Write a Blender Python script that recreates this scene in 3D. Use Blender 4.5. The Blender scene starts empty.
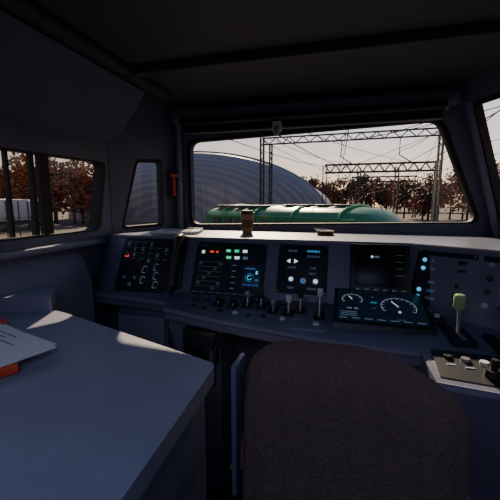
import bpy, bmesh, math, random
from mathutils import Vector as V, Matrix
random.seed(7)
rad=math.radians
SC=bpy.context.scene
# ---------------------------------------------------------------- materials
def mat(name,col,rough=.5,metal=0,emit=None,es=0,var=0,vs=8,bump=0,bs=60,spec=.5):
    m=bpy.data.materials.new(name); m.use_nodes=True
    nt=m.node_tree; p=nt.nodes['Principled BSDF']
    p.inputs['Base Color'].default_value=(*col,1); p.inputs['Roughness'].default_value=rough
    p.inputs['Metallic'].default_value=metal; p.inputs['Specular IOR Level'].default_value=spec
    if emit: p.inputs['Emission Color'].default_value=(*emit,1); p.inputs['Emission Strength'].default_value=es
    tc=nt.nodes.new('ShaderNodeTexCoord')
    if var:
        n=nt.nodes.new('ShaderNodeTexNoise'); n.inputs['Scale'].default_value=vs; n.inputs['Detail'].default_value=6
        nt.links.new(tc.outputs['Object'],n.inputs['Vector'])
        r=nt.nodes.new('ShaderNodeValToRGB'); r.color_ramp.elements[0].position=.3; r.color_ramp.elements[1].position=.7
        r.color_ramp.elements[0].color=(*[c*(1-var) for c in col],1); r.color_ramp.elements[1].color=(*[min(1,c*(1+var)) for c in col],1)
        nt.links.new(n.outputs['Fac'],r.inputs['Fac']); nt.links.new(r.outputs['Color'],p.inputs['Base Color'])
    if bump:
        n=nt.nodes.new('ShaderNodeTexNoise'); n.inputs['Scale'].default_value=bs; n.inputs['Detail'].default_value=4
        nt.links.new(tc.outputs['Object'],n.inputs['Vector'])
        b=nt.nodes.new('ShaderNodeBump'); b.inputs['Strength'].default_value=bump; b.inputs['Distance'].default_value=.003
        nt.links.new(n.outputs['Fac'],b.inputs['Height']); nt.links.new(b.outputs['Normal'],p.inputs['Normal'])
    return m
WALL=mat('cab_wall_paint',(.10,.108,.175),.55,var=.15,vs=4,bump=.25,bs=90)
CEIL=mat('ceiling_paint',(.055,.057,.08),.6,var=.1,vs=3)
TRIM=mat('trim_grey',(.16,.17,.25),.5,var=.08,vs=6)
FLOOR=mat('floor_rubber',(.02,.02,.025),.8,var=.3,vs=12,bump=.4)
CON=mat('console_paint',(.125,.135,.21),.36,var=.12,vs=7,bump=.3,bs=120)
TAB=mat('table_laminate',(.23,.245,.34),.45,var=.08,vs=9,bump=.35,bs=150)
BLK=mat('black_plastic',(.012,.012,.015),.4)
RUB=mat('rubber_seal',(.01,.01,.012),.7)
PLT=mat('dark_plate',(.016,.020,.034),.5,var=.1,spec=.3)
GLS=mat('screen_glass',(.014,.011,.014),.3,spec=.25)
SCR=mat('gauge_screen',(.012,.018,.032),.35,emit=(.02,.045,.10),es=.10,spec=.3)
GRY=mat('grey_metal',(.30,.31,.36),.35,metal=.6)
CHR=mat('chrome',(.6,.6,.64),.25,metal=1)
WHT=mat('white_button',(.6,.62,.66),.4)
LBL=mat('label_print',(.30,.34,.42),.5)
def em(n,c,s): return mat(n,c,.4,emit=c,es=s)
ECY=em('led_cyan',(.1,.6,1),.9); EBL=em('led_blue',(.05,.22,.6),.4); EWH=em('led_white',(.8,.9,1),1.0)
ERD=em('led_red',(1,.06,.04),.9); EGR=em('led_green',(.05,.85,.35),.8); EDM=em('label_glow',(.2,.32,.5),.22); EGA=em('gauge_mark',(.42,.55,.68),.45)
RED=mat('red_plastic',(.5,.03,.03),.4); GRN=mat('lever_green',(.30,.48,.20),.4)
ORG=mat('book_cover_red',(.75,.09,.03),.5,var=.1); PAP=mat('paper',(.76,.76,.78),.8); INK=mat('ink',(.12,.12,.15),.8)
FAB=mat('seat_fabric_brown',(.125,.078,.066),.9,var=.22,vs=130,bump=1,bs=160)
KRAFT=mat('cup_cardboard',(.32,.15,.07),.7,var=.15,vs=30)
HANG=mat('hangar_sheet',(.22,.235,.28),.5,var=.10,vs=.25)
HANGD=mat('hangar_rib',(.175,.185,.225),.6)
LG=mat('loco_green',(.015,.17,.06),.35,var=.15,vs=1.5); LG2=mat('loco_light_green',(.07,.36,.16),.35); LGD=mat('loco_dark',(.03,.04,.04),.6)
STL=mat('galvanised_steel',(.035,.035,.045),.8)
GRD=mat('ballast_ground',(.055,.043,.036),.95,var=.4,vs=3); SLP=mat('sleeper',(.08,.065,.055),.9); RAIL=mat('rail_steel',(.3,.28,.27),.3,metal=.9)
WAG=mat('wagon_white',(.45,.45,.48),.6,var=.1,vs=1)
BARK=mat('bark',(.03,.02,.018),.9)
LEAVES=[mat('leaves_rust',(.20,.042,.018),.8),mat('leaves_gold',(.26,.09,.022),.8),mat('leaves_dark',(.05,.035,.018),.8),mat('leaves_brown',(.11,.035,.018),.8)]
gm=bpy.data.materials.new('window_glass'); gm.use_nodes=True; nt=gm.node_tree
for n in list(nt.nodes): nt.nodes.remove(n)
o=nt.nodes.new('ShaderNodeOutputMaterial'); mx=nt.nodes.new('ShaderNodeMixShader'); tr=nt.nodes.new('ShaderNodeBsdfTransparent'); gl=nt.nodes.new('ShaderNodeBsdfGlossy')
tr.inputs['Color'].default_value=(.95,.97,.96,1); gl.inputs['Roughness'].default_value=.02; mx.inputs[0].default_value=.03
nt.links.new(tr.outputs[0],mx.inputs[1]); nt.links.new(gl.outputs[0],mx.inputs[2]); nt.links.new(mx.outputs[0],o.inputs[0])
GLASS=gm
# ---------------------------------------------------------------- mesh builder
I4=Matrix.Identity(4)
class B:
    def __init__(s): s.bm=bmesh.new(); s.m=[]
    def mi(s,m):
        if m not in s.m: s.m.append(m)
        return s.m.index(m)
    def _set(s,vs,m):
        k=s.mi(m); fs=set()
        for v in vs:
            for f in v.link_faces: fs.add(f)
        for f in fs: f.material_index=k
        return fs
    def box(s,M,c,d,m,bev=0,rot=None):
        X=M@Matrix.Translation(c)@(rot.to_4x4() if rot else I4)@Matrix.Diagonal((*d,1))
        r=bmesh.ops.create_cube(s.bm,size=1,matrix=X); s._set(r['verts'],m)
        if bev:
            es=set(e for v in r['verts'] for e in v.link_edges)
            bmesh.ops.bevel(s.bm,geom=list(es),offset=bev,segments=2,affect='EDGES',profile=.5,material=-1)
    def cyl(s,M,c,r1,r2,h,m,seg=24,rot=None):
        X=M@Matrix.Translation(c)@(rot.to_4x4() if rot else I4)@Matrix.Translation((0,0,h/2))
        r=bmesh.ops.create_cone(s.bm,cap_ends=True,segments=seg,radius1=r1,radius2=r2,depth=h,matrix=X); s._set(r['verts'],m)
    def face(s,pts,m,M=I4):
        f=s.bm.faces.new([s.bm.verts.new(M@V(p)) for p in pts]); f.material_index=s.mi(m); return f
    def prism(s,pts,dv,m,M=I4):
        a=[s.bm.verts.new(M@V(p)) for p in pts]; b=[s.bm.verts.new(M@(V(p)+V(dv))) for p in pts]; k=s.mi(m); n=len(a)
        fs=[s.bm.faces.new(a),s.bm.faces.new(b[::-1])]+[s.bm.faces.new((a[i],b[i],b[(i+1)%n],a[(i+1)%n])) for i in range(n)]
        for f in fs: f.material_index=k
        bmesh.ops.recalc_face_normals(s.bm,faces=fs)
    def tube(s,pts,r,m,seg=8,M=I4):
        pts=[M@V(p) for p in pts]; n=len(pts); rs=r if isinstance(r,(list,tuple)) else [r]*n; rings=[]
        for i,p in enumerate(pts):
            t=(pts[min(i+1,n-1)]-pts[max(i-1,0)]).normalized()
            a=t.cross(V((0,0,1)))
            if a.length<.05: a=t.cross(V((0,1,0)))
            a.normalize(); b=t.cross(a)
            rings.append([s.bm.verts.new(p+(a*math.cos(2*math.pi*j/seg)+b*math.sin(2*math.pi*j/seg))*rs[i]) for j in range(seg)])
        k=s.mi(m); fs=[]
        for i in range(n-1):
            for j in range(seg): fs.append(s.bm.faces.new((rings[i][j],rings[i][(j+1)%seg],rings[i+1][(j+1)%seg],rings[i+1][j])))
        fs+=[s.bm.faces.new(rings[0][::-1]),s.bm.faces.new(rings[-1])]
        for f in fs: f.material_index=k
    def arc(s,M,c,r,w,a0,a1,m,seg=24,h=.0008):
        k=s.mi(m)
        for i in range(seg):
            p=[]
            for (a,q) in ((a0+(a1-a0)*i/seg,r),(a0+(a1-a0)*(i+1)/seg,r),(a0+(a1-a0)*(i+1)/seg,r+w),(a0+(a1-a0)*i/seg,r+w)):
                p.append((c[0]+q*math.cos(a),c[1]+q*math.sin(a),c[2]+h if len(c)>2 else .0055+h))
            f=s.bm.faces.new([s.bm.verts.new(M@V(x)) for x in p[::-1]]); f.material_index=k
    def line(s,M,p,q,w,z,m):
        p=V((*p,0)); q=V((*q,0)); d=(q-p).normalized(); n=V((-d.y,d.x,0))*w/2; zz=V((0,0,z))
        s.face([p-n+zz,q-n+zz,q+n+zz,p+n+zz],m,M)
    def text(s,M,c,txt,size,m,al='CENTER'):
        cu=bpy.data.curves.new('t','FONT'); cu.body=txt; cu.size=size; cu.align_x=al; cu.align_y='CENTER'; cu.resolution_u=2
        ob=bpy.data.objects.new('t',cu); SC.collection.objects.link(ob); bpy.context.view_layer.update()
        me=ob.evaluated_get(bpy.context.evaluated_depsgraph_get()).to_mesh(); k=s.mi(m)
        X=M@Matrix.Translation(c); vs=[s.bm.verts.new(X@v.co) for v in me.vertices]
        for p in me.polygons:
            try: f=s.bm.faces.new([vs[i] for i in p.vertices]); f.material_index=k
            except ValueError: pass
        bpy.data.objects.remove(ob); bpy.data.curves.remove(cu)
    def done(s,name,smooth=35,parent=None):
        me=bpy.data.meshes.new(name); s.bm.to_mesh(me); s.bm.free()
        for m in s.m: me.materials.append(m)
        ob=bpy.data.objects.new(name,me); SC.collection.objects.link(ob)
        if smooth:
            me.polygons.foreach_set('use_smooth',[True]*len(me.polygons)); me.set_sharp_from_angle(angle=rad(smooth))
        if parent: ob.parent=parent
        return ob
def frame(o,x,y):
    x=V(x); y=V(y); z=x.cross(y).normalized(); M=Matrix.Identity(4)
    for i in range(3): M[i][0]=x[i]; M[i][1]=y[i]; M[i][2]=z[i]; M[i][3]=o[i]
    return M
def rounded(pts,r,n=6):
    out=[]; N=len(pts)
    for i in range(N):
        p=V(pts[i]); a=V(pts[i-1]); b=V(pts[(i+1)%N])
        da=(a-p).normalized()*r; db=(b-p).normalized()*r
        for k in range(n+1):
            t=k/n; out.append((p+da)*(1-t)**2+p*2*t*(1-t)+(p+db)*t*t)
    return out
def plate(name,M,outer,holes,th,m,z=0):
    cu=bpy.data.curves.new(name,'CURVE'); cu.dimensions='2D'; cu.fill_mode='BOTH'; cu.extrude=th/2
    for pts in [outer]+holes:
        sp=cu.splines.new('POLY'); sp.points.add(len(pts)-1); sp.use_cyclic_u=True
        for i,p in enumerate(pts): sp.points[i].co=(p[0],p[1],0,1)
    ob=bpy.data.objects.new('c',cu); SC.collection.objects.link(ob); bpy.context.view_layer.update()
    me=bpy.data.meshes.new_from_object(ob.evaluated_get(bpy.context.evaluated_depsgraph_get()))
    bpy.data.objects.remove(ob); bpy.data.curves.remove(cu)
    me.transform(M@Matrix.Translation((0,0,z))); me.name=name
    me.materials.clear(); me.materials.append(m)
    o2=bpy.data.objects.new(name,me); SC.collection.objects.link(o2); return o2
def empty(name):
    e=bpy.data.objects.new(name,None); SC.collection.objects.link(e); return e
def window(name,M,hole,r=.05,fw=.022,glass_z=-.01,extra=None):
    e=empty(name); hr=rounded(hole,r)
    c=sum((V(p) for p in hole),V((0,0)))/len(hole)
    inner=[]
    for p in rounded(hole,r):
        d=(c-p); inner.append(p+d.normalized()*fw*1.25)
    a=plate('frame',M,hr,[inner],.05,RUB); a.parent=e
    b=B(); b.face([(p[0],p[1],glass_z) for p in hr],GLASS,M); g=b.done('glass',0); g.parent=e
    if extra:
        b=B(); extra(b); b.done('mullion',35,e)
    return e
# ---------------------------------------------------------------- cab shell
T=.04
def rect(a,b,c,d): return [V((a,b)),V((c,b)),V((c,d)),V((a,d))]
MF=frame((0,2.12,0),(1,0,0),(0,0,1))
wh=[V((-1.0,1.10)),V((.765,1.14)),V((.535,1.715)),V((-1.0,1.665))]
plate('wall_front',MF,[V((-1.11,0)),V((.86,0)),V((.86,1.0)),V((.615,1.90)),V((-1.11,1.90))],[rounded(wh,.06)],T,WALL)
window('window_1',MF,wh,.06,.022)
ML=frame((-1.32,0,0),(0,1,0),(0,0,1))
def lmull(b):
    b.box(ML,(1.25,1.29,0),(.045,.36,.03),RUB); b.box(ML,(1.19,1.29,0),(.02,.36,.02),RUB); b.box(ML,(.45,1.29,0),(.04,.36,.03),RUB); b.box(ML,(1.075,1.29,0),(.012,.36,.02),RUB)
lw=[V((-.3,1.10)),V((1.58,1.10)),V((1.66,1.485)),V((-.3,1.44))]
plate('wall_left',ML,rect(-1.3,0,1.70,1.62),[rounded(lw,.05)],T,WALL)
window('window_2',ML,lw,.05,.03,extra=lmull)
b=B(); b.prism([(-1.34,-1.3,1.60),(-1.30,-1.3,1.60),(-1.08,-1.3,1.87),(-1.12,-1.3,1.90)],(0,3.05,0),WALL); b.done('trim_1',0)
du=V((.2,.4,0)).normalized(); MD=frame((-1.31,1.70,0),du,(0,0,1))
dh=[V((.045,1.095)),V((.345,1.10)),V((.345,1.535)),V((.165,1.525))]
plate('wall_left_corner',MD,rect(-.01,0,.475,1.90),[rounded(dh,.03)],T,WALL)
window('window_3',MD,dh,.03,.016)
A=V((.86,2.12,1.0)); Bp=V((1.12,1.60,1.0)); At=V((.60,2.12,1.90))
MR=frame(A,(Bp-A).normalized(),(At-A))
LR=(Bp-A).length
rh=[V((.07,.20)),V((LR-.05,.20)),V((LR-.05,.86)),V((.07,.86))]
plate('wall_right_corner',MR,rect(0,0,LR,1),[rounded(rh,.05)],T,WALL)
e=empty('window_4'); b=B(); b.face([(p.x,p.y,0) for p in rh],GLASS,MR); g=b.done('glass',0,e)
fr=plate('frame',MR,[V((.065,.195)),V((LR-.045,.195)),V((LR-.045,.865)),V((.065,.865))],[[V((.085,.22)),V((LR-.065,.22)),V((LR-.065,.84)),V((.085,.84))]],.05,RUB); fr.parent=e
b=B(); b.prism([(.86,2.12,0),(1.12,1.6,0),(1.16,1.62,0),(.9,2.16,0)],(0,0,1.0),WALL); b.done('wall_right_corner_base',0)
MW=frame((1.12,1.6,1.0),(0,-1,0),(-.26,0,.90))
rw=rect(.12,.18,1.5,.75)
plate('wall_right',MW,rect(0,0,2.9,1),[rounded(rw,.05)],T,WALL)
e=empty('window_5'); b=B(); b.face([(p.x,p.y,0) for p in rw],GLASS,MW); b.done('glass',0,e)
b=B(); b.prism([(1.12,1.6,0),(1.12,-1.3,0),(1.16,-1.3,0),(1.16,1.6,0)],(0,0,1.0),WALL); b.done('wall_right_base',0)
b=B(); b.box(I4,(-.1,-1.32,.95),(2.6,.04,1.9),WALL); b.done('wall_rear',0)
b=B(); b.box(I4,(-.1,.4,-.02),(2.56,3.5,.04),FLOOR); b.done('floor',0)
b=B(); b.box(I4,(-.1,.41,1.905),(2.56,3.52,.05),CEIL); b.done('ceiling',0)
b=B(); b.box(I4,(-.24,2.06,1.805),(1.66,.07,.07),TRIM,.01); b.done('trim_2')
b=B(); b.box(I4,(-.24,1.45,1.86),(1.6,.05,.04),CEIL,.008); b.box(I4,(-.98,.9,1.86),(.06,1.8,.03),CEIL,.008); b.done('trim_3')
b=B(); b.box(I4,(-1.275,.2,1.045),(.05,2.96,.03),TRIM,.008)
b.prism([(-1.30,-1.2,1.0),(-1.27,-1.2,.98),(-1.22,-1.2,.86),(-1.22,-1.2,.55),(-1.30,-1.2,.55)],(0,2.60,0),TRIM)
b.done('trim_4')
b=B(); b.tube([(-1.045,2.07,1.08),(-1.045,2.07,1.80)],.018,TRIM,10); b.done('trim_5')
b=B(); b.tube([(.83,2.06,1.08),(.645,2.06,1.78)],.02,TRIM,10); b.done('trim_6')
b=B(); b.box(I4,(-.1,-.45,1.865),(1.0,.40,.03),TRIM,.01); b.box(I4,(-.1,-.45,1.847),(.92,.34,.015),WHT,.004); fillo=b.done('added_fill_panel')  # added fixture out of view, only there to carry the fill light
b=B(); b.cyl(I4,(-1.0,2.0,1.755),.022,.022,1.52,BLK,20,Matrix.Rotation(rad(90),3,'Y'))
b.box(I4,(-.24,2.03,1.72),(1.50,.006,.05),BLK); b.box(I4,(-.24,2.025,1.695),(1.50,.014,.012),GRY,.003)
for x in (-1.0,.52): b.box(I4,(x,2.01,1.76),(.012,.06,.06),GRY,.003)
b.box(I4,(-.37,2.0,1.70),(.055,.03,.06),WHT,.006); b.box(I4,(-.37,1.98,1.675),(.03,.02,.05),GRY,.004)
b.done('sun_blind')
# ---------------------------------------------------------------- console
def st(x0,yf,zt,x1,yp,zp,x2,ys,zs,yb=2.08,kn=.14,kz=.12,fl=1.45,xb=None):
    xb=x0 if xb is None else xb
    return [(xb,yb,0),(xb,yb,zt),(x0,yf,zt),(x1,yp,zp),(x2,ys,zs),(x2,ys-.002,zs-.05),(x2,ys+kn,zs-kz),(x2,fl,0)]
S=[st(-1.275,1.62,1.075,-1.275,1.50,.80,-1.275,1.46,.79,1.66,fl=1.5),
   st(-1.19,1.56,1.075,-1.19,1.44,.80,-1.19,1.405,.79,1.86,fl=1.42),
   st(-1.08,1.55,1.075,-1.08,1.435,.81,-1.08,1.395,.79,2.05,.03,.06,1.42),
   st(-.77,1.55,1.075,-.77,1.43,.815,-.77,1.36,.79,2.09,.03,.06,1.36),
   st(-.72,1.55,1.075,-.72,1.43,.82,-.72,1.25,.80,2.09,.03,.06,1.28),
   st(-.45,1.55,1.075,-.45,1.43,.82,-.45,1.185,.795,2.09,.03,.06,1.22),
   st(-.44,1.55,1.075,-.44,1.43,.82,-.44,1.183,.795,2.09,.16,.09,1.7),
   st(0,1.55,1.075,0,1.43,.82,0,1.12,.785,2.09,.16,.09,1.7),
   st(.31,1.54,1.075,.30,1.43,.82,.265,1.10,.785,2.09,.16,.09,1.7),
   st(.312,1.538,1.075,.302,1.428,.82,.27,.93,.775,2.09,.02,.09,.96),
   st(.80,1.25,1.075,.72,1.15,.82,.85,.85,.775,2.05,.02,.09,.9,xb=.84)]
b=B(); rings=[[b.bm.verts.new(p) for p in s] for s in S]; k=b.mi(CON)
for i in range(len(S)-1):
    for j in range(7): b.bm.faces.new((rings[i][j],rings[i][j+1],rings[i+1][j+1],rings[i+1][j]))
b.bm.faces.new(rings[0]); b.bm.faces.new(rings[-1][::-1])
bmesh.ops.recalc_face_normals(b.bm,faces=b.bm.faces[:])
b.tube([V(s[2])+V((0,.004,-.004)) for s in S],.011,CON,10)
b.tube([V(s[4])+V((0,.004,-.012)) for s in S[:9]],.013,TRIM,10)
b.tube([V(s[4])+V((0,.004,-.012)) for s in S[9:]],.013,TRIM,10)
O=V((0,1.55,1.075)); UP=V((0,.12,.255)).normalized(); MP=frame(O,(1,0,0),UP)
def pl(M,u0,u1,v0,v1,m,h=.004,bev=.003,z0=0): b.box(M,((u0+u1)/2,-(v0+v1)/2,z0+h/2),(u1-u0,v1-v0,h),m,bev)
def screws(M,u0,u1,v0,v1):
    for u in (u0,u1):
        for v in (v0,v1): b.cyl(M,(u,-v,.003),.004,.003,.003,GRY,10)
def knob(M,u,v,r,h,m,cap=None,z=.004):
    b.cyl(M,(u,-v,z),r,r*.85,h,m,20)
    if cap: b.cyl(M,(u,-v,z+h),r*.7,r*.7,.001,cap,20)
def but(M,u,v,w,h,m,z=.004,d=.005): b.box(M,(u,-v,z+d/2),(w,h,d),m,.001)
# section 1
pl(MP,-1.11,-.81,.012,.295,PLT); screws(MP,-1.10,-.82,.022,.285)
for r in range(4):
    for c in range(6):
        u=-1.075+c*.045; v=.045+r*.03
        if (r,c) in ((0,4),(0,5),(3,0)): continue
        knob(MP,u,v,.0085,.006,BLK if (r+c)%3 else GRY,None)
        if (r*c)%4==1: b.cyl(MP,(u,-v,.010),.004,.004,.001,WHT,10)
        b.box(MP,(u,-v+.013,.0045),(.022,.003,.001),LBL)
but(MP,-1.075,.11,.02,.012,ERD)
for (u,v) in ((-.89,.165),(-.885,.21),(-.88,.255),(-.955,.18),(-.955,.235)):
    b.cyl(MP,(u,-v,.004),.019,.019,.003,CHR,24); b.cyl(MP,(u,-v,.007),.016,.014,.012,BLK,24); b.box(MP,(u,-v,.02),(.004,.024,.004),WHT)
for i in range(4): b.cyl(MP,(-1.06+.03*i,-.225,.004),.009,.008,.008,BLK if i%2 else GRY,14)
for i in range(3): but(MP,-1.06+.035*i,.262,.024,.02,GRY if i==1 else BLK)
# section 2
pl(MP,-.685,-.325,.02,.29,PLT); screws(MP,-.677,-.333,.028,.282)
b.text(MP,(-.655,-.04,.0045),'RADIO',.010,LBL,'LEFT')
pl(MP,-.665,-.56,.05,.088,GLS,.003,.001,.004)
but(MP,-.645,.072,.015,.015,EWH); but(MP,-.60,.070,.020,.010,ERD); but(MP,-.572,.070,.012,.009,ERD)
for c in range(3):
    but(MP,-.515+.042*c,.062,.022,.013,(EGR,EGR,EWH)[c]); but(MP,-.51+.042*c,.096,.024,.013,(EGR,EWH,EDM)[c])
for r in range(6):
    v=.122+r*.024
    b.box(MP,(-.6,-v,.0045),(.12,.002,.001),LBL)
    for c in range(5): but(MP,-.65+.026*c,v+.010,.018,.011,BLK if (r+c)%4 else GRY)
for r in range(5):
    but(MP,-.475,.135+r*.028,.03,.014,BLK); b.box(MP,(-.475,-.135-r*.028,.0095),(.02,.003,.001),EDM)
pl(MP,-.43,-.345,.13,.235,SCR,.003,.001,.004)
b.arc(MP,(-.395,-.19,.0072),.018,.003,0,5.2,EBL); b.arc(MP,(-.395,-.19,.0072),.009,.003,1,6,ECY,12)
b.box(MP,(-.362,-.165,.0077),(.010,.016,.001),ECY); b.box(MP,(-.36,-.20,.0077),(.018,.006,.001),EBL); b.box(MP,(-.395,-.147,.0077),(.05,.005,.001),EBL)
for i in range(6): b.box(MP,(-.42+.013*i,-.225,.0077),(.008,.005,.001),EBL)
for i in range(8): b.box(MP,(-.66+.04*i,-.272,.0045),(.03,.004,.001),LBL)
# section 3
pl(MP,-.265,-.04,.018,.25,PLT); screws(MP,-.257,-.048,.026,.242)
for (u,v,t,mm) in ((-.2,.05,'BRAKE',EDM),(-.105,.05,'DOORS L',ECY),(-.105,.075,'DOORS R',EDM),(-.2,.13,'LAMPS',EDM),(-.105,.13,'CAB',EDM),(-.105,.155,'HEAT',EDM),(-.2,.225,'TEST',EDM),(-.105,.225,'HORN',EDM)):
    b.text(MP,(u,-v,.0048),t,.014,mm)
b.prism([(-.226,-.10,.006),(-.209,-.090,.006),(-.209,-.110,.006)],(0,0,.003),EWH,MP); b.prism([(-.174,-.10,.006),(-.191,-.090,.006),(-.191,-.110,.006)],(0,0,.003),EWH,MP)
for (u,v,mm) in ((-.2,.185,EWH),(-.09,.19,EWH),(-.145,.19,EBL)):
    b.cyl(MP,(u,-v,.004),.015,.014,.005,CHR,24); b.cyl(MP,(u,-v,.009),.009,.009,.001,mm,24)
# section 4 monitor
b.box(MP,(.178,-.118,.012),(.245,.215,.024),BLK,.006); pl(MP,.075,.28,.03,.20,GLS,.002,.001,.024)
b.cyl(MP,(.145,-.07,.026),.005,.005,.001,EWH,16); b.box(MP,(.165,-.07,.0265),(.02,.008,.001),EDM)
for i in range(4): b.box(MP,(.255,-.06-.03*i,.0265),(.03,.003,.0008),LBL)
for i in range(6): but(MP,.09+.036*i,.213,.02,.008,GRY,.024,.003)
# right section
XR=V((.49,-.29,0)).normalized(); DR=V((-.01,-.11,-.255)); UR=-(DR-XR*DR.dot(XR)).normalized(); MQ=frame((.31,1.54,1.075),XR,UR)
pl(MQ,.03,.245,.02,.25,PLT); screws(MQ,.04,.235,.028,.242)
for i,v in enumerate((.06,.095,.15,.185,.215)):
    b.cyl(MQ,(.062,-v,.004),.0085,.008,.004,(ECY,ECY,BLK,ECY,ECY)[i],16)
    b.text(MQ,(.09,-v,.0048),('SIFA  STOP','LINE VOLT','MAIN SW','LIGHTS','COMPRESS')[i],.013,EDM if i!=3 else EBL,'LEFT')
    but(MQ,.20,v,.03,.018,BLK)
pl(MQ,.26,.46,.02,.25,PLT)
for r in range(4):
    for c in range(4): knob(MQ,.29+.045*c,.055+.05*r,.012,.012,GRY if (r+c)%3==0 else BLK)
# gauge display
gd=V((0,-.23,-.066)); MG=frame((.0,1.452,.882),(1,0,0),-gd.normalized())
b.prism([(-.005,1.455,.885),(-.005,1.215,.815),(-.005,1.205,.79),(-.005,1.455,.80)],(.345,0,0),BLK)
pl(MG,.008,.327,.012,.228,SCR,.003,.001,.002)
def gauge(c,r,n):
    b.arc(MG,(c[0],c[1],.0055),r,.0022,rad(-30),rad(210),EGA,32)
    for i in range(n+1):
        a=rad(-30+240*i/n); b.line(MG,(c[0]+math.cos(a)*r*.84,c[1]+math.sin(a)*r*.84),(c[0]+math.cos(a)*r,c[1]+math.sin(a)*r),.0018,.0062,EGA)
    a=rad(120); b.line(MG,c,(c[0]+math.cos(a)*r*.7,c[1]+math.sin(a)*r*.7),.003,.0066,EWH)
gauge((.235,-.12),.062,12); gauge((.065,-.085),.038,8)
b.text(MG,(.235,-.155,.006),'0',.022,EWH); b.text(MG,(.235,-.205,.006),'km/h',.014,EDM)
b.text(MG,(.065,-.15,.006),'kN  85',.015,EGA); b.text(MG,(.145,-.06,.006),'A',.016,EDM); b.text(MG,(.145,-.10,.006),'15.0',.014,ECY); b.text(MG,(.145,-.14,.006),'kV',.014,EDM)
for i in range(7): b.box(MG,(.03+.045*i,-.215,.006),(.028,.004,.001),EDM)
for i in range(3): b.box(MG,(.05,-.175-.012*i,.006),(.06,.003,.001),EDM)
# shelf items
MS=frame((0,1.43,.82),(1,0,0),V((0,.31,.035)).normalized())
def shelf(x,y): return (x,y-1.43,0)
def lever(M,c,h,m,top,tilt=10,r=.006):
    R=Matrix.Rotation(rad(-tilt),3,'X'); b.box(M,(c[0],c[1],.004),(.042,.06,.008),BLK,.002)
    b.box(M,(c[0],c[1],.0085),(.008,.045,.002),GRY)
    b.cyl(M,(c[0],c[1],.004),r,r*.8,h,CHR,12,R)
    p=V(c)+R@V((0,0,h)); b.box(M,p,(.022,.018,.034),top,.006)
for (x,y,h,t) in ((-.50,1.33,.03,BLK),(-.43,1.32,.03,BLK),(-.37,1.34,.05,GRY),(-.31,1.345,.05,BLK),(-.25,1.31,.035,GRY),(-.185,1.30,.06,WHT),(-.14,1.33,.07,BLK),(-.06,1.29,.10,WHT)):
    lever(MS,shelf(x,y),h,CHR,t,8)
for (x,y) in ((-.62,1.36),(-.57,1.36),(-.52,1.385),(-.46,1.385),(-.40,1.39),(-.34,1.39),(-.28,1.385),(-.22,1.38)):
    b.cyl(MS,shelf(x,y),.013,.012,.008,BLK,18); b.cyl(MS,V(shelf(x,y))+V((0,0,.008)),.007,.007,.003,GRY,14)
for (x,y) in ((-.60,1.28),(-.54,1.27),(-.47,1.255),(-.4,1.25),(-.34,1.24),(-.2,1.235),(-.07,1.215),(-.28,1.24)):
    b.cyl(MS,shelf(x,y),.015,.015,.004,CHR,20); b.cyl(MS,V(shelf(x,y))+V((0,0,.004)),.011,.010,.006,WHT if x in(-.07,-.2,-.4) else BLK,18)
for i in range(9): b.box(MS,V(shelf(-.62+.06*i,1.31-.008*i))+V((0,0,.0008)),(.03,.005,.001),LBL)
b.box(MS,V(shelf(-.1,1.17))+V((0,0,.001)),(.12,.012,.001),LBL)
# added dark sheet on the right wing: shade put into colour over the sun patch
b.prism([(.285,.955,.772),(.66,.905,.772),(.66,1.08,.79),(.295,1.10,.79)],(0,0,.008),PLT)
def thr(x,y,m,h=.10):
    b.box(I4,(x,y,.80),(.075,.16,.03),PLT,.006); b.box(I4,(x,y,.816),(.014,.13,.004),GRY,.001)
    b.cyl(I4,(x,y,.81),.010,.008,h,CHR,14,Matrix.Rotation(rad(-6),3,'X')); b.box(I4,(x,y+.01,.81+h+.01),(.034,.026,.055),m,.009)
thr(.405,1.22,GRN,.10); thr(.52,1.16,BLK,.11); thr(.64,1.12,BLK,.09)
for i in range(5):
    b.cyl(I4,(.33+.045*i,1.06-.01*i,.788),.013,.012,.012,(BLK,GRY,WHT,BLK,GRY)[i],16)
    b.box(I4,(.33+.045*i,1.02-.01*i,.789),(.025,.006,.002),LBL)
b.cyl(I4,(.42,.98,.785),.022,.02,.02,BLK,24); b.cyl(I4,(.42,.98,.805),.009,.009,.03,BLK,12)
b.box(I4,(.36,1.30,.83),(.05,.05,.02),PLT,.004); b.cyl(I4,(.36,1.30,.84),.010,.009,.010,WHT,16)
b.box(I4,(-.535,1.215,.67),(.15,.05,.13),BLK,.006); b.box(I4,(-.535,1.187,.69),(.09,.01,.05),PLT,.003); b.cyl(I4,(-.50,1.186,.655),.012,.012,.01,CHR,16,Matrix.Rotation(rad(90),3,'X'))
b.box(I4,(-.93,1.385,.45),(.26,.02,.5),TRIM,.006); b.cyl(I4,(-.83,1.38,.5),.012,.012,.02,GRY,14,Matrix.Rotation(rad(90),3,'X'))
b.tube([(-.44,1.17,.72),(-.43,1.12,.74),(-.425,1.06,.72),(-.42,1.04,.60)],[.016,.018,.018,.014],BLK,12)
cons=b.done('control_console')
# handset
b=B(); MH=MP@Matrix.Translation((-.765,0,0))
b.box(MH,(0,-.13,.012),(.055,.27,.02),BLK,.006)
b.tube([(0,-.005,.035),(0,-.02,.050),(0,-.07,.057),(0,-.14,.060),(0,-.21,.057),(0,-.265,.050),(0,-.28,.035)],[.020,.024,.017,.014,.017,.024,.020],BLK,14,MH)
cp=[]
for i in range(150):
    t=i/149; c=MH@V((0,-.28,.04)); a=c.lerp(V((-.66,1.215,.60)),t)+V((0,-.03*math.sin(t*math.pi),-.05*math.sin(t*math.pi)))
    cp.append(a+V((math.cos(t*110)*.009,math.sin(t*110)*.009,0)))
b.tube(cp,.0032,BLK,6); b.done('telephone_handset')
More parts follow.
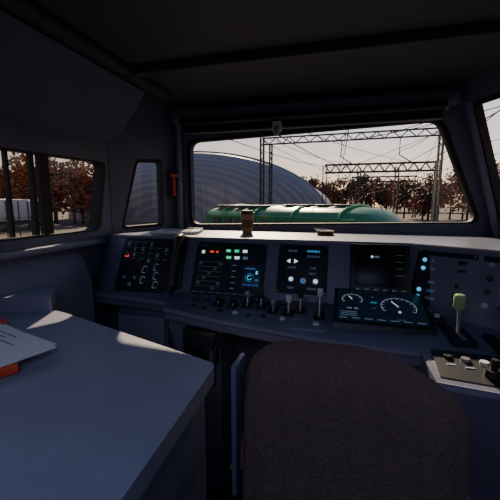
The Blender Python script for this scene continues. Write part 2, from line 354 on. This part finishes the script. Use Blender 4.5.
# coffee cup
b=B(); c=(-.52,1.88,1.076)
b.cyl(I4,c,.029,.038,.115,KRAFT,36); b.cyl(I4,(c[0],c[1],c[2]+.113),.041,.041,.008,BLK,36); b.cyl(I4,(c[0],c[1],c[2]+.121),.037,.034,.014,BLK,36)
b.cyl(I4,(c[0],c[1],c[2]+.035),.0335,.0375,.045,mat('cup_sleeve',(.12,.06,.03),.8),36); b.cyl(I4,(c[0]+.018,c[1]-.01,c[2]+.135),.004,.004,.001,WHT,10)
b.done('coffee_cup')
b=B(); c=(-.07,1.90,1.076)
b.cyl(I4,c,.045,.05,.018,mat('ashtray_brown',(.16,.05,.03),.3),28); b.cyl(I4,(c[0],c[1],c[2]+.018),.050,.047,.006,BLK,28); b.cyl(I4,(c[0],c[1],c[2]+.022),.036,.036,.003,mat('ash',(.3,.28,.26),.9),20)
b.tube([(c[0]-.06,c[1]-.01,c[2]+.032),(c[0]+.01,c[1],c[2]+.026)],.004,PAP,8); b.done('ashtray')
b=B(); X=Matrix.Translation((-.93,1.80,1.076))@Matrix.Rotation(.15,4,'Z')
b.box(X,(0,0,.008),(.26,.20,.014),PAP,.001); b.box(X@Matrix.Rotation(.12,4,'Z'),(.01,0,.0165),(.25,.19,.002),PAP); b.box(X,(0,.095,.012),(.26,.014,.022),BLK,.002)
for i in range(6): b.box(X@Matrix.Rotation(.12,4,'Z'),(0,.06-.025*i,.018),(.18,.004,.0006),INK)
b.done('notepad')
b=B(); hp=V((-1.31,1.70,0))+du*.405+V((.045,-.02,0)); hp.z=1.30
b.box(Matrix.Translation(hp)@Matrix.Rotation(rad(63),4,'Z'),(0,.008,.075),(.05,.01,.19),BLK,.004)
hp2=hp+V((.015,-.01,0)); b.tube([hp2+V((0,0,0)),hp2+V((0,0,.05)),hp2+V((0,0,.13))],[.012,.009,.009],RED,12)
b.cyl(Matrix.Translation(hp2+V((-.01,-.022,.135)))@Matrix.Rotation(rad(63),4,'Z'),(0,0,0),.014,.014,.055,RED,14,Matrix.Rotation(rad(90),3,'Y')); b.done('emergency_hammer')
# ---------------------------------------------------------------- table + papers
b=B(); tp=[V((-1.21,1.0)),V((-.98,.965)),V((-.285,.735)),V((-.265,.1)),V((-.265,-.5)),V((-1.21,-.5))]
b.prism([(p.x,p.y,.81) for p in rounded(tp,.025)],(0,0,.04),TAB)
b.prism([(p.x,p.y,.80) for p in [V((-1.2,.98)),V((-.99,.94)),V((-.31,.715)),V((-.30,-.45)),V((-1.2,-.45))]],(0,0,-.8),TRIM)
b.prism([(p.x,p.y,.85) for p in rounded([V((-1.215,1.06)),V((-1.12,1.075)),V((-1.02,.955)),V((-1.215,.9))],.012)],(0,0,.055),TAB)
b.done('side_table')
b=B(); X=Matrix.Translation((-.965,.585,.862))@Matrix.Rotation(rad(-36),4,'Z'); b.box(X,(0,0,0),(.42,.26,.02),ORG,.003); b.box(X,(0,-.002,0),(.414,.256,.014),PAP)
b.box(X,(.17,-.03,.0105),(.03,.12,.001),PAP); b.done('red_logbook')
pu=V((.31,-.10,0)).normalized(); X=frame((-.89,.60,.8745),pu,V((0,0,1)).cross(pu))
b=B(); b.box(X,(0,0,0),(.31,.24,.0015),PAP); b.box(X@Matrix.Rotation(.06,4,'Z'),(-.01,.003,.0016),(.305,.235,.001),PAP)
for i in range(12):
    w=random.uniform(.08,.24); b.box(X@Matrix.Rotation(.06,4,'Z'),(-.13+w/2,.09-.016*i,.0024),(w,.003,.0006),INK)
b.done('paper_sheets')
# ---------------------------------------------------------------- seat
e=empty('swivel_seat')
bm=bmesh.new(); NU,NV=56,28
def seatpt(u,w,front):
    hw=.205
    x=.030+hw*u
    top=.990-.012*u*u-(.085*max(0,u-.05)**1.6 if u>0 else .06*max(0,-u-.55)**2*3)-.03*abs(u)**10
    z=.42+(top-.42)*w
    edge=(1-abs(u)**6)*(1-max(0,(w-.80)/.20)**3)
    th=.055*max(0,edge)**.5
    quilt=.006*abs(math.sin(u*math.pi*3.5))**.5 if abs(u)<.97 else 0
    y=.60+(-1 if not front else 1)*(th+quilt*(1 if edge>.3 else 0))+.04*(w)-.03
    return V((x,y,z))
vs={}
for s_ in (0,1):
    for i in range(NU+1):
        for j in range(NV+1):
            vs[s_,i,j]=bm.verts.new(seatpt(-1+2*i/NU,(j/NV)**.6,s_))
    for i in range(NU):
        for j in range(NV): bm.faces.new((vs[s_,i,j],vs[s_,i+1,j],vs[s_,i+1,j+1],vs[s_,i,j+1]))
bmesh.ops.remove_doubles(bm,verts=bm.verts[:],dist=.0012); bmesh.ops.recalc_face_normals(bm,faces=bm.faces[:])
me=bpy.data.meshes.new('backrest'); bm.to_mesh(me); bm.free(); me.materials.append(FAB)
me.polygons.foreach_set('use_smooth',[True]*len(me.polygons)); ob=bpy.data.objects.new('backrest',me); SC.collection.objects.link(ob); ob.parent=e
b=B(); b.box(I4,(.03,.75,.47),(.40,.34,.10),FAB,.035); b.done('seat_cushion',50,e)
b=B(); b.box(I4,(-.185,.60,.80),(.012,.07,.28),CON,.005); b.tube([(-.19,.60,.68),(-.195,.72,.69),(-.195,.85,.69)],.018,BLK,12)
b.tube([(.245,.60,.68),(.25,.72,.69),(.25,.80,.69)],.018,BLK,12)
b.cyl(I4,(.04,.72,0),.15,.13,.03,BLK,32); b.cyl(I4,(.04,.72,.03),.045,.045,.39,GRY,24); b.done('frame',35,e)
# ---------------------------------------------------------------- outside
GZ=-1.7
b=B(); b.face([(-200,-60,GZ),(200,-60,GZ),(200,320,GZ),(-200,320,GZ)],GRD); b.done('ground',0)
b=B()
for tx in (0.0,4.6,9.2):
    for s_ in (-.75,.75): b.box(I4,(tx+s_,100,GZ+.22),(.07,180,.16),RAIL)
    for i in range(120): b.box(I4,(tx,8+i*1.04,GZ+.08),(2.5,.26,.14),SLP)
b.done('railway_track',0)
# hangar: long vault with a shallow bulging corrugated end
b=B(); cx,rw_,rhh=-26.5,25,11.8; N=64
def el(k,t,y): a=math.pi*t; return (cx+rw_*k*math.cos(a),y,GZ+rhh*k*math.sin(a))
for i in range(N):
    for q in range(10):
        y0,y1=55+5*q,60+5*q
        b.face([el(1,i/N,y0),el(1,(i+1)/N,y0),el(1,(i+1)/N,y1),el(1,i/N,y1)],HANG)
K=60
def dy(k): return 55-8*math.sqrt(max(0,1-k*k))
for q in range(K):
    a0,a1=q/K*math.pi/2,(q+1)/K*math.pi/2; k0,k1=math.cos(a0),math.cos(a1)
    st_=.05
    for i in range(N):
        P=[el(k0,i/N,dy(k0)),el(k0,(i+1)/N,dy(k0)),el(max(k1,.001),(i+1)/N,dy(k1)+st_),el(max(k1,.001),i/N,dy(k1)+st_)]
        b.face(P,HANG if (q//2)%2 else HANGD)
        b.face([el(max(k1,.001),i/N,dy(k1)),el(max(k1,.001),(i+1)/N,dy(k1)),P[2],P[3]],HANGD)
b.tube([el(1.0,i/N,54.8) for i in range(N+1)],.3,HANG,6)
b.done('hangar',0)
# green locomotive
b=B(); XL=Matrix.Translation((-2.0,15.2,GZ))@Matrix.Rotation(rad(-33),4,'Z')
def sect(x,w,zt,zs):
    pts=[(x,-w,0.9),(x,-w,zs)]
    for i in range(9):
        a=math.pi*(1-i/8); pts.append((x,w*math.cos(a)*.985,zs+(zt-zs)*math.sin(a)))
    pts+=[(x,w,zs),(x,w,.9)]; return [XL@V(p) for p in pts]
secs=[(-5.2,1.3,2.55,2.3),(-4.9,1.4,2.78,2.4),(-1.2,1.4,2.80,2.4),(-1.1,1.42,2.86,2.4),(3.2,1.42,2.86,2.4),(4.2,1.38,2.72,2.25),(4.7,1.25,2.35,1.95),(4.95,1.1,1.8,1.5)]
rs=[[b.bm.verts.new(p) for p in sect(*q)] for q in secs]; kk=b.mi(LG)
for i in range(len(rs)-1):
    for j in range(len(rs[0])-1): b.bm.faces.new((rs[i][j],rs[i+1][j],rs[i+1][j+1],rs[i][j+1])).material_index=kk
b.bm.faces.new(rs[0]); b.bm.faces.new(rs[-1][::-1])
bmesh.ops.recalc_face_normals(b.bm,faces=b.bm.faces[:])
for i in range(5): b.box(XL,(-4.4+.8*i,-.3,2.8),(.55,1.3,.16),LGD,.03)
for i in range(4): b.box(XL,(.1+.9*i,0,2.88),(.6,1.2,.08),LGD,.03)
for y in (-1.36,1.36): b.box(XL,(-.4,y,2.38),(8.6,.10,.07),LG2,.02)
for x in (-3.6,-1.15,1.1,3.3): b.tube([XL@V((x,1.44*math.cos(math.pi*i/10),2.4+.48*math.sin(math.pi*i/10))) for i in range(11)],.045,LG2,8)
for i in range(9): b.box(XL,(-4+.9*i,-1.43,2.0),(.6,.04,.5),LGD,.01)
b.box(XL,(0,0,.75),(9.6,2.5,.35),LGD)
for x in (-3.8,-2.6,2.4,3.6):
    for y in (-.75,.75): b.cyl(XL,(x,y-.06,.5),.5,.5,.12,LGD,24,Matrix.Rotation(rad(90),3,'X'))
b.done('green_locomotive')
def truss(b,p,q,h,n,r):
    p=V(p); q=V(q); d=(q-p)/n; up=V((0,0,h))
    b.tube([p,q],r,STL,5); b.tube([p+up,q+up],r,STL,5)
    for i in range(n):
        a=p+d*i; c=a+d; b.tube([a,c+up] if i%2 else [a+up,c],r*.6,STL,4)
def mast(b,x,y,h,w=.28):
    for dx in (-w/2,w/2):
        for dy_ in (-w/2,w/2): b.box(I4,(x+dx,y+dy_,GZ+h/2),(.10,.10,h),STL)
    for i in range(int(h/.6)):
        z=GZ+i*.6; s=1 if i%2 else -1
        b.box(I4,(x,y-w/2,z+.3),(w,.03,.03),STL); b.tube([(x-s*w/2,y-w/2,z),(x+s*w/2,y-w/2,z+.6)],.025,STL,4)
b=B(); mast(b,-6.9,30,8.8); mast(b,-6.1,30,8.2,.2); mast(b,7.6,30,8.9); truss(b,(-6.9,30,6.5),(7.6,30,6.6),.55,24,.075)
for x in (0,4.6): b.tube([(x,30,6.6),(x,30,5.2),(x+.9,30,4.6)],.05,STL,5)
b.done('catenary_gantry')
b=B(); mast(b,-.4-1.6,46,8,.5); mast(b,2.3,46,7.6,.4); mast(b,6.9,46,7.6,.4); mast(b,11.5,46,8.2,.5); truss(b,(-2.0,46,5.3),(11.5,46,5.3),1.0,20,.14)
for x in (2.3,9.2): b.tube([(x,46,5.4),(x,46,4.6),(x+.9,46,4.3)],.06,STL,5)
b.done('catenary_gantry')
b=B(); mast(b,2.3,75,8,.5); mast(b,7.0,75,8,.4); mast(b,15,75,8,.5); truss(b,(2.3,75,5.8),(15,75,5.8),1.0,14,.16)
b.done('catenary_gantry')
b=B()
for x,z0 in ((0,3.6),(0,4.9),(4.6,3.6),(4.6,4.9),(9.2,3.7),(9.2,5.0)):
    pts=[]
    for i in range(41):
        y=-5+i*3.1; s=0 if z0<4 else .5*math.sin(math.pi*((y-30)%16)/16)
        pts.append((x+.25*math.sin(y/9),y,z0+.6-s))
    b.tube(pts,.024,STL,5)
for (p,q) in (((-9,12,5.6),(-1,46,5.9)),((-9,14,7.4),(8,46,6.4)),((-7,30,6.9),(3,75,6.2)),((7.6,30,6.9),(-5,60,6.2)),((-4,10,4.6),(2,46,5.6)),((9,14,6.8),(2,30,6.6)),((12,16,6.8),(0,30,6.5)),((6,12,5.4),(9.9,46,6.3)),((-6.5,30,7.1),(2,46,6.3)),((7.6,30,7.1),(15,75,6.8))):
    b.tube([V(p).lerp(V(q),i/12)-V((0,0,.5*math.sin(math.pi*i/12))) for i in range(13)],.028,STL,5)
b.done('catenary_wires')
for k_ in range(4):
    b=B(); X=Matrix.Translation((-36,-6+k_*11.5,GZ))
    b.box(X,(0,0,.75),(2.6,10.6,.3),LGD)
    for i in range(4):
        b.box(X,(0,-3.9+i*2.6,2.25),(2.7,2.2,2.4),WAG,.25)
        b.box(X,(1.38,-3.9+i*2.6-.6,2.2),(.06,.12,2.1),LGD); b.box(X,(1.38,-3.9+i*2.6+.6,2.2),(.06,.12,2.1),LGD)
    for y in (-4,-2.5,2.5,4): b.cyl(X,(1.0,y,.46),.46,.46,.12,LGD,18,Matrix.Rotation(rad(90),3,'Y'))
    b.done('freight_wagon')
b=B()
for i in range(20):
    y=2+i*1.2; b.box(I4,(-28,y,GZ+.9),(.07,.07,1.8),STL)
for z in (.4,1.0,1.7): b.box(I4,(-28,13.4,GZ+z),(.03,24,.04),STL)
b.done('lineside_fence',0)
b=B(); bm=b.bm; LI=[b.mi(m) for m in LEAVES]
def tree(x,y,h,dens=420,ls=.28):
    r=h*.30; bx=V((x,y,GZ)); b.tube([bx,bx+V((.1,0,h*.5)),bx+V((0,.1,h*.85))],[.18,.12,.04],BARK,6)
    cl=[]
    for k in range(9):
        a=random.uniform(0,6.28); q=random.uniform(.2,.9)*r; z=h*random.uniform(.25,.92); c=bx+V((math.cos(a)*q,math.sin(a)*q,z)); cl.append(c)
        b.tube([bx+V((0,0,z*.6)),c],[.05,.02],BARK,4)
    base=random.choice([0,2,1,2,3,3])
    for k in range(dens):
        c=random.choice(cl); s=r*.42
        p=c+V((random.gauss(0,s*.6),random.gauss(0,s*.6),random.gauss(0,s*.55)))
        d1=V((random.gauss(0,1),random.gauss(0,1),random.gauss(0,1))).normalized(); d2=d1.orthogonal().normalized()*ls*random.uniform(.6,1.2); d1*=ls*random.uniform(.6,1.2)
        f=bm.faces.new([bm.verts.new(p-d1),bm.verts.new(p-d2*.6),bm.verts.new(p+d1),bm.verts.new(p+d2*.6)]); f.material_index=LI[base] if random.random()<.7 else LI[random.randrange(4)]
for i in range(38): tree(12.8+i*1.2+random.uniform(-1,1),62+random.uniform(-6,14)-i*.5,random.uniform(7,10.5),560,.32)
for i in range(30): tree(-12+i*1.6,125+random.uniform(-8,8),random.uniform(9,13),360,.6)
for i in range(40): tree(-60+random.uniform(-5,4),-6+i*1.2,random.uniform(9,12.5),480,.5)
for i in range(12): tree(-34.5-i*1.6,40.5-i*.25+random.uniform(-.8,.8)+(0 if i<2 else 0),random.uniform(8.0,10.5),700,.34)
b.done('autumn_trees',0)
# ---------------------------------------------------------------- light
az,elv=rad(-14),rad(30); d=V((math.sin(az)*math.cos(elv),math.cos(az)*math.cos(elv),math.sin(elv)))
w=bpy.data.worlds.new('sky'); SC.world=w; w.use_nodes=True; nt=w.node_tree; bg=nt.nodes['Background']
tc=nt.nodes.new('ShaderNodeTexCoord'); sx=nt.nodes.new('ShaderNodeSeparateXYZ'); rp=nt.nodes.new('ShaderNodeValToRGB')
nt.links.new(tc.outputs['Generated'],sx.inputs[0]); nt.links.new(sx.outputs['Z'],rp.inputs['Fac'])
cr=rp.color_ramp; cr.elements[0].position=0; cr.elements[0].color=(1,.64,.38,1); cr.elements[1].position=.6; cr.elements[1].color=(.20,.27,.50,1)
q=cr.elements.new(.08); q.color=(.95,.72,.56,1); q=cr.elements.new(.22); q.color=(.64,.62,.70,1)
gdir=V((math.sin(rad(12)),math.cos(rad(12)),.10)).normalized()
dp=nt.nodes.new('ShaderNodeVectorMath'); dp.operation='DOT_PRODUCT'; dp.inputs[1].default_value=gdir
nt.links.new(tc.outputs['Generated'],dp.inputs[0])
mr=nt.nodes.new('ShaderNodeMapRange'); mr.inputs['From Min'].default_value=.5; mr.inputs['From Max'].default_value=1; mr.inputs['To Min'].default_value=.8; mr.inputs['To Max'].default_value=1.8
nt.links.new(dp.outputs['Value'],mr.inputs['Value']); nt.links.new(mr.outputs[0],bg.inputs['Strength']); nt.links.new(rp.outputs['Color'],bg.inputs['Color'])
sun=bpy.data.lights.new('sun','SUN'); sun.energy=11; sun.angle=rad(.6); sun.color=(1,.76,.50)
so=bpy.data.objects.new('sun',sun); SC.collection.objects.link(so)
so.rotation_euler=d.to_track_quat('Z','Y').to_euler(); so.location=(5,5,8)
al=bpy.data.lights.new('fill_light','AREA'); al.shape='RECTANGLE'; al.size=.9; al.size_y=.32; al.energy=7; al.color=(.52,.61,1)  # added cool fill from behind the camera, brightens the dark cab interior
ao=bpy.data.objects.new('fill_light',al); SC.collection.objects.link(ao); ao.location=(-.1,-.45,1.835); ao.parent=fillo
# ---------------------------------------------------------------- camera
cam=bpy.data.cameras.new('camera'); cam.lens=36*330/500; cam.sensor_width=36; cam.clip_start=.02; cam.clip_end=800
co=bpy.data.objects.new('camera',cam); SC.collection.objects.link(co); co.location=(0,0,1.25)
co.rotation_euler=(rad(90-8),0,rad(15)); SC.camera=co
